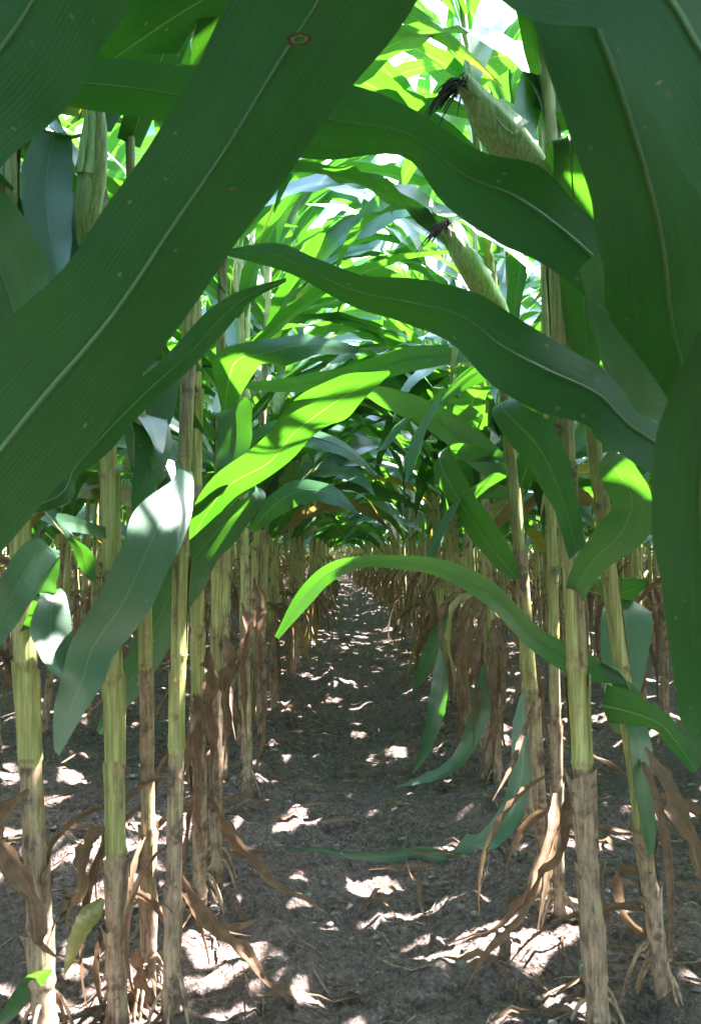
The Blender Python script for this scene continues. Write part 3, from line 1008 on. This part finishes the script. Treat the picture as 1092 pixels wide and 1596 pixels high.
hl('R3', [(940, 930, 950, 930, 1.45, .0), (935, 960, 1010, 955, 1.40, .02), (935, 1040, 1005, 1035, 1.36, .02), (945, 1105, 985, 1110, 1.34, 0), (955, 1140, 965, 1145, 1.34, 0)], .62, ns=22)
hl('L2', [(240, 700, 250, 720, 1.26, 0), (205, 640, 262, 655, 1.34, .03), (212, 690, 268, 700, 1.30, .03), (205, 760, 240, 765, 1.27, 0), (205, 800, 212, 803, 1.26, 0)], .80, rib=False, flip=True, ns=24)
hl('L5', [(345, 640, 352, 655, 1.66, 0), (330, 560, 400, 575, 1.55, -.05), (395, 530, 440, 570, 1.47, -.06), (480, 520, 490, 552, 1.42, -.05), (560, 540, 558, 550, 1.38, 0)], .96, rib=False, ns=28)
hl('L6', [(388, 820, 395, 830, 2.3, 0), (420, 770, 440, 800, 2.2, -.06), (470, 745, 478, 782, 2.1, -.08), (525, 760, 520, 785, 2.0, -.05), (560, 800, 556, 804, 1.95, 0)], .76, rib=False, ns=24)
hl('R5', [(815, 760, 805, 780, 1.95, 0), (770, 735, 745, 775, 1.85, .07), (720, 770, 690, 800, 1.75, .1), (690, 830, 668, 845, 1.68, .07), (668, 890, 660, 892, 1.64, 0)], .80, rib=False, ns=24)
hl('R2', [(800, 560, 790, 580, 1.95, 0), (745, 560, 722, 605, 1.85, .08), (690, 610, 660, 650, 1.75, .1), (655, 690, 630, 705, 1.68, .07), (640, 750, 632, 752, 1.64, 0)], 1.12, rib=False, ns=24)
# withered and drooping leaves near the soil
hs('R2', [(868, 1215, 1.58), (858, 1290, 1.5), (822, 1400, 1.42), (765, 1480, 1.36), (690, 1590, 1.255)], .019, 'long brown withered leaf drooping to the lane', dry=.95, fold=.7, ripple=.2)
hs('R2', [(880, 1250, 1.55), (850, 1340, 1.5), (795, 1425, 1.48), (690, 1480, 1.46)], .014, 'thin brown withered leaf', dry=1, fold=.8, ripple=.25)
hs('R0', [(905, 1205, 1.24), (885, 1250, 1.28), (868, 1330, 1.32), (835, 1370, 1.36), (800, 1440, 1.40)], .018, 'brown withered leaf', dry=.9, fold=.7, ripple=.2)
hs('L5', [(325, 1235, 1.62), (368, 1310, 1.60), (430, 1378, 1.60), (520, 1432, 1.585)], .022, 'orange brown withered leaf slanting onto the lane', dry=.85, fold=.7, ripple=.2)
hs('L3', [(278, 1355, 1.25), (325, 1430, 1.26), (400, 1510, 1.27), (465, 1580, 1.265)], .022, 'thin grey withered leaf', dry=1, fold=.7, ripple=.2)
hs('L0', [(45, 1230, 1.12), (-5, 1290, 1.12), (40, 1370, 1.10), (62, 1450, 1.10), (85, 1500, 1.1)], .030, 'pale pinkish withered leaf', dry=1, fold=.5, ripple=.2)
hs('L1', [(165, 1290, 1.23), (140, 1310, 1.22), (128, 1370, 1.2), (105, 1450, 1.19)], .026, 'reddish withered leaf', dry=.8, fold=.5, ripple=.2)
hs('L1', [(160, 1400, 1.23), (140, 1430, 1.22), (118, 1475, 1.2), (100, 1520, 1.19)], .030, 'yellow and green dying leaf', dry=.35, fold=.4)
hs('L0', [(80, 1510, 1.12), (50, 1530, 1.15), (15, 1580, 1.2), (-20, 1620, 1.2)], .024, dry=.12, fold=.4)
hs('L2', [(205, 1480, 1.27), (225, 1530, 1.25), (255, 1590, 1.23)], .020, 'brown withered leaf', dry=1, fold=.7)
hs('R1', [(1005, 1165, 1.2), (1045, 1240, 1.13), (1085, 1330, 1.08), (1120, 1420, 1.08)], .028, 'reddish brown withered leaf', dry=.85, fold=.5)
hs('R1', [(1015, 1360, 1.26), (965, 1365, 1.3), (985, 1440, 1.3), (1060, 1500, 1.3)], .018, 'thin brown withered leaf', dry=1, fold=.7)
hs('R5', [(824, 1060, 1.97), (815, 1120, 1.95), (812, 1210, 1.93), (785, 1285, 1.92), (705, 1340, 1.88), (600, 1335, 1.89), (430, 1332, 1.9)], .050, 'green leaf drooping in an arc onto the soil', dry=.02, fold=.3, depth_twist=.25)
hs('R4', [(690, 1000, 2.5), (684, 1080, 2.5), (664, 1160, 2.5), (640, 1210, 2.5)], .050, 'pale green leaf hanging to the soil', dry=.03, fold=.3)
hs('R4', [(752, 1040, 2.42), (746, 1120, 2.44), (705, 1195, 2.46), (615, 1228, 2.46)], .055, 'dark green leaf drooping onto the soil', dry=.0, fold=.3)
hs('R4', [(700, 960, 2.5), (672, 1020, 2.6), (640, 1085, 2.65)], .060, fold=.3)
for i, (x, w, y0, y1, dr) in enumerate([(722, .030, 935, 1130, .9), (745, .026, 960, 1150, 1), (768, .030, 985, 1200, .85), (705, .02, 930, 1090, .6), (785, .02, 1000, 1190, .95), (735, .02, 950, 1180, .8), (690, .016, 925, 1060, .9)]):
    hs('R4', [(770 - (770 - x) * .3, y0 - 25, 2.5), (x, y0 + 20, 2.44), (x - 4, (y0 + y1) / 2, 2.43), (x + 6, y1, 2.44)], w, 'pale brown dead leaf hanging limp', dry=dr, fold=.6, ripple=.2)
for i, (x, y0, y1, k, dpt) in enumerate([(318, 1010, 1240, 'L4', 1.6), (300, 1080, 1330, 'L4', 1.58), (345, 990, 1190, 'L5', 1.66), (392, 900, 1090, 'L6', 2.3), (372, 940, 1160, 'L6', 2.32)]):
    hs(k, [(x + 4, y0, dpt), (x + 14, y0 + 40, dpt - .03), (x + 8, (y0 + y1) / 2, dpt - .04), (x + 16, y1, dpt - .03)], .03, 'brown dead leaf hanging limp', dry=.9, fold=.7, ripple=.2)

def shade_leaf(key, z_base, pts, z0, width, seed):
    "extra leaf, added above view to block the sun from the leaf through pts"
    t, ax = hp[key]
    r = random.Random(seed)
    s_ = np.array(to_sun)
    P = []
    for i, p in enumerate(pts):
        q = at(*p)
        P.append(q + s_ * ((z0 - .10 * (i / max(1, len(pts) - 1) - .4) ** 2 * 4 - q[2]) / s_[2]))
    P = np.vstack([ax(z_base)] + P)
    P = catmull(P, 30)
    tan = unit(np.gradient(P, axis=0))
    side = unit(np.cross(tan, np.broadcast_to(s_, tan.shape)))
    tt = np.linspace(0, 1, 31)
    hw = width / 2 * np.minimum(1, .45 + 4 * tt) * np.clip(1 - np.clip((tt - .7) / .3, 0, 1) ** 2, .03, 1)
    put_leaf(t, blade(P, side, hw, 7, r, 0, .12, .08, 6))  # unseen leaf, put in to keep the sun off the one below


shade_leaf('RB', 1.62, [(1100, 730, .76), (960, 620, .81), (800, 540, .86), (640, 465, .92), (480, 420, .98)], 1.62, .125, 1)
shade_leaf('RA', 1.72, [(1080, 520, .68), (950, 410, .75), (820, 310, .84), (700, 250, .88), (560, 190, .92), (420, 165, .95)], 1.70, .125, 2)
shade_leaf('R0', 1.80, [(940, 1050, 1.24), (840, 995, 1.25), (760, 915, 1.29), (640, 872, 1.34), (520, 890, 1.38)], 1.86, .11, 3)
shade_leaf('RA', 1.60, [(840, 250, .42), (600, 100, .55), (440, 230, .54), (270, 350, .52), (100, 560, .49)], 1.60, .13, 4)

rs_ = random.Random(404)
for key, sgn in (('L1', 1), ('L2', 1), ('L3', 1), ('L4', 1), ('L5', 1), ('L6', 1), ('R0', -1), ('R2', -1), ('R3', -1), ('R4', -1), ('R5', -1), ('R1', -1)):
    t, ax = hp[key]
    for q in range(3):
        z = rs_.uniform(.14, .42)
        b = ax(z)
        p = leaf_from(b, rs_.uniform(0, 6.28), rs_.uniform(-.6, .5), rs_.uniform(.15, .38), rs_.uniform(.008, .018), rs_, rs_.uniform(1.0, 2.0), .6,
                      rs_.uniform(-.8, .8), rs_.uniform(-3, 3), 18, 5, rs_.uniform(.75, 1), .8, .4, rs_.uniform(-.8, .8), floor=0.0)
        x_, y_, d_ = project(p[0])
        if np.any((x_ > 400) & (x_ < 720) & (y_ < 1250)):
            continue
        put_leaf(t, p, 'shrivelled brown leaf')

# the brown insect scar on the broad leaf (a torn ring), set into its surface
def scar(key, px, py, d, r, n=14):
    t, ax = hp[key]
    c = at(px, py, d)
    a = np.linspace(0, 6.2832, n)
    rr = r * (1 + .14 * np.sin(a * 2 + 1) + .10 * np.sin(a * 5))
    ring = np.stack([c + np.outer(np.cos(a) * rr * k * 1.25, RGT) + np.outer(np.sin(a) * rr * k * .8, UPV) - FWD * .0006 for k in (.45, .75, 1.0)])
    A = np.zeros((3 * n, 3))
    A[:, 2] = np.repeat([.45, .95, .7], n)
    A[:, 0], A[:, 1] = .2, .4
    obj('leaf_scar', (ring.reshape(-1, 3) - np.array(t.location), grid_quads(3, n), A, 0), t)


scar('LA', 466, 62, .536, .0062)
scar('LA', 364, 296, .526, .0022)


def hero_ear(key, base, tip, r, seed):
    t, ax = hp[key]
    hk, sk = make_ear(np.asarray(base), np.asarray(tip), random.Random(seed), r, 16, 16)
    loc = np.array(t.location)
    e = obj('ear', (hk[0] - loc,) + hk[1:], t)
    obj('silk', (sk[0] - loc,) + sk[1:], e)


hero_ear('R0', at(852, 282, 1.23), at(722, 132, 1.20), .030, 3)
hero_ear('R2', at(792, 505, 1.78), at(694, 352, 1.70), .026, 4)
hero_ear('L1', at(130, 385, 1.235), at(152, 130, 1.20), .019, 5)


# ------------------------------------------------------------------ the rest of the rows, plant by plant
def ordinal(n):
    names = ['first', 'second', 'third', 'fourth', 'fifth', 'sixth', 'seventh', 'eighth', 'ninth', 'tenth', 'eleventh', 'twelfth']
    return names[n - 1]


rn = random.Random(2024)
protos2 = [make_plant(random.Random(500 + i), 2, keep=None) for i in range(0)]
protos1 = []
for i in range(12):
    protos1.append(mesh_of('corn_plant', whole(make_plant(random.Random(900 + i), 1))))


def parts_plant(x, y, label, group, keep, seed):
    r = random.Random(seed)
    b = np.array([x, y, float(ground_h(x, y))])
    rb, scl = r.uniform(.0104, .0132), r.uniform(.94, 1.05)
    ax, st, lv, ears, tas = make_plant(r, 2, keep=shift(keep, b), rbase=rb, scale=scl)
    t = thing('corn_plant', label, 'corn plant', b, group)
    obj('stalk', st, t)
    for p in lv:
        obj('leaf', p, t)
    for hk, sk in ears:
        e = obj('ear', hk, t)
        obj('silk', sk, e)
    obj('tassel', tas, t)
    dress(t, ax, r, scl, rb, None, 0)


def lane_row(side, x0, group, label_far, first, word):
    y = max(occupied[side]) + .17
    n = 0
    while y < 16.5:
        x = x0 + bend(y) + rn.gauss(0, .022)
        if y < 5.2:
            n += 1
            lab = f'{ordinal(n)} corn plant beyond {first}' if n <= 12 else f'slim corn plant {word} the lane, about four metres in'
            parts_plant(x, y, lab, group, keep_lane, 3000 + int(y * 100) + side)
        else:
            me = rn.choice(protos1)
            best = None
            for k in range(10):                       # turn it so that no leaf hangs low across the lane
                a = rn.choice([0, math.pi]) + rn.gauss(0, .35)
                co = np.empty(len(me.vertices) * 3, np.float32)
                me.vertices.foreach_get('co', co)
                co = co.reshape(-1, 3)
                ca, sa = math.cos(a), math.sin(a)
                X = co[:, 0] * ca - co[:, 1] * sa + x
                bad = int(((np.abs(X - .02 - bend(y)) < .15) & (co[:, 2] < .68) & (co[:, 2] > .1)).sum())
                if best is None or bad < best[0]:
                    best = (bad, a)
                if bad <= 2:
                    break
                me = rn.choice(protos1)
            o = bpy.data.objects.new('corn_plant', me)
            COL.objects.link(o)
            o.location = (x, y, float(ground_h(x, y)))
            o.rotation_euler = (0, 0, best[1])
            o.scale = (1, 1, rn.uniform(.95, 1.05))
            o['label'], o['category'], o['group'] = label_far, 'corn plant', group
        y += rn.uniform(.145, .20)


lane_row(-1, ROW_L, GROUP_L, 'corn plant far down the left side of the lane, merging into the row', 'the left stalk standing closest to the lane', 'left of')
lane_row(1, ROW_R, GROUP_R, 'corn plant far down the right side of the lane, merging into the row', 'the right stalk with pale dead leaves', 'right of')


def outer_row(x0, group, label, y0, y1):
    y = y0
    while y < y1:
        x = x0 + bend(y) + rn.gauss(0, .025)
        if y < 3.2:
            parts_plant(x, y, label[0], group, keep_tunnel if y < 2.4 else None, 7000 + int(y * 100) + int(x0 * 10))
        else:
            o = bpy.data.objects.new('corn_plant', rn.choice(protos1))
            COL.objects.link(o)
            o.location = (x, y, float(ground_h(x, y)))
            o.rotation_euler = (0, 0, rn.choice([0, math.pi]) + rn.gauss(0, .4))
            o.scale = (1, 1, rn.uniform(.95, 1.05))
            o['label'], o['category'], o['group'] = label[1], 'corn plant', group
        y += rn.uniform(.15, .21)


outer_row(ROW_L - ROW_GAP, 'corn plants in the second row on the left',
          ('corn plant of the second row, showing between left stalks', 'distant corn plant of the second row on the left'), 2.3, 8.0)
outer_row(ROW_R + ROW_GAP, 'corn plants in the second row on the right',
          ('corn plant of the second row, seen between the right stalks', 'distant corn plant of the second row on the right'), 2.3, 8.0)


# ------------------------------------------------------------------ the field beyond and around
def build_field():
    r = random.Random(31)
    protos = [whole(make_plant(random.Random(1300 + i), 0)) for i in range(14)]
    leafwise = []
    Vs, Qs, As, Ms, off = [], [], [], [], 0

    def add(piece, x, y, a):
        nonlocal off
        V, Q, A, m = piece
        ca, sa, s = math.cos(a), math.sin(a), r.uniform(.94, 1.06)
        R = np.array([[ca, -sa, 0], [sa, ca, 0], [0, 0, s]])
        Vs.append(V @ R.T + np.array([x, y, float(ground_h(x, y))]))
        Qs.append(Q + off)
        As.append(A)
        Ms.append(m)
        off += len(V)
    for k in range(-9, 12):
        x0 = ROW_L + ROW_GAP * k
        inner = k in (0, 1)
        second = k in (-1, 2)
        y = -4.0 if abs(k - .5) < 4 else -2.0
        y1 = 70 if inner else (60 if -3 <= k <= 9 else 30)
        while y < y1:
            step = r.uniform(.16, .21) if y < 20 else r.uniform(.2, .3)
            y += step
            x = x0 + bend(y) + r.gauss(0, .025)
            if inner and -.05 < y < 16.5:
                continue
            if second and 2.25 < y < 8.0:
                continue
            a = r.choice([0, math.pi]) + r.gauss(0, .4)
            if (inner or second) and -1.2 < y < 2.4:
                b = np.array([x, y, float(ground_h(x, y))])
                pl = make_plant(r, 0, keep=shift(keep_frame if inner else keep_tunnel, b), skip_low=True)
                add(whole(pl), x, y, 0.0)
            else:
                add(r.choice(protos), x, y, a)
    o = obj('corn_field', (np.vstack(Vs), np.vstack(Qs), np.vstack(As), np.concatenate(Ms)))
    o['kind'] = 'stuff'
    o['label'], o['category'] = 'mass of corn rows filling the field all around and beyond', 'corn field'


build_field()


# ------------------------------------------------------------------ small weed at the foot of the thick stalk
def weed(px, py, label, seed):
    r = random.Random(seed)
    b = on_ground(px, py)
    b[2] = float(ground_h(b[0], b[1]))
    t = thing('weed', label, 'weed', b)
    for k in range(9):
        p = leaf_from((r.gauss(0, .004), r.gauss(0, .004), 0), r.uniform(0, 6.28), r.uniform(.7, 1.3), r.uniform(.03, .075), .005, r, 1.2, 1.2, 0, .5, 6, 3, .05)
        obj('blade', p, t)


weed(905, 1535, 'small tuft of grass at the foot of the thick brown mottled stalk', 1)
weed(620, 1130, 'pale grassy weed tuft beside the drooping leaves in mid lane', 2)
print('objects', len(bpy.data.objects))
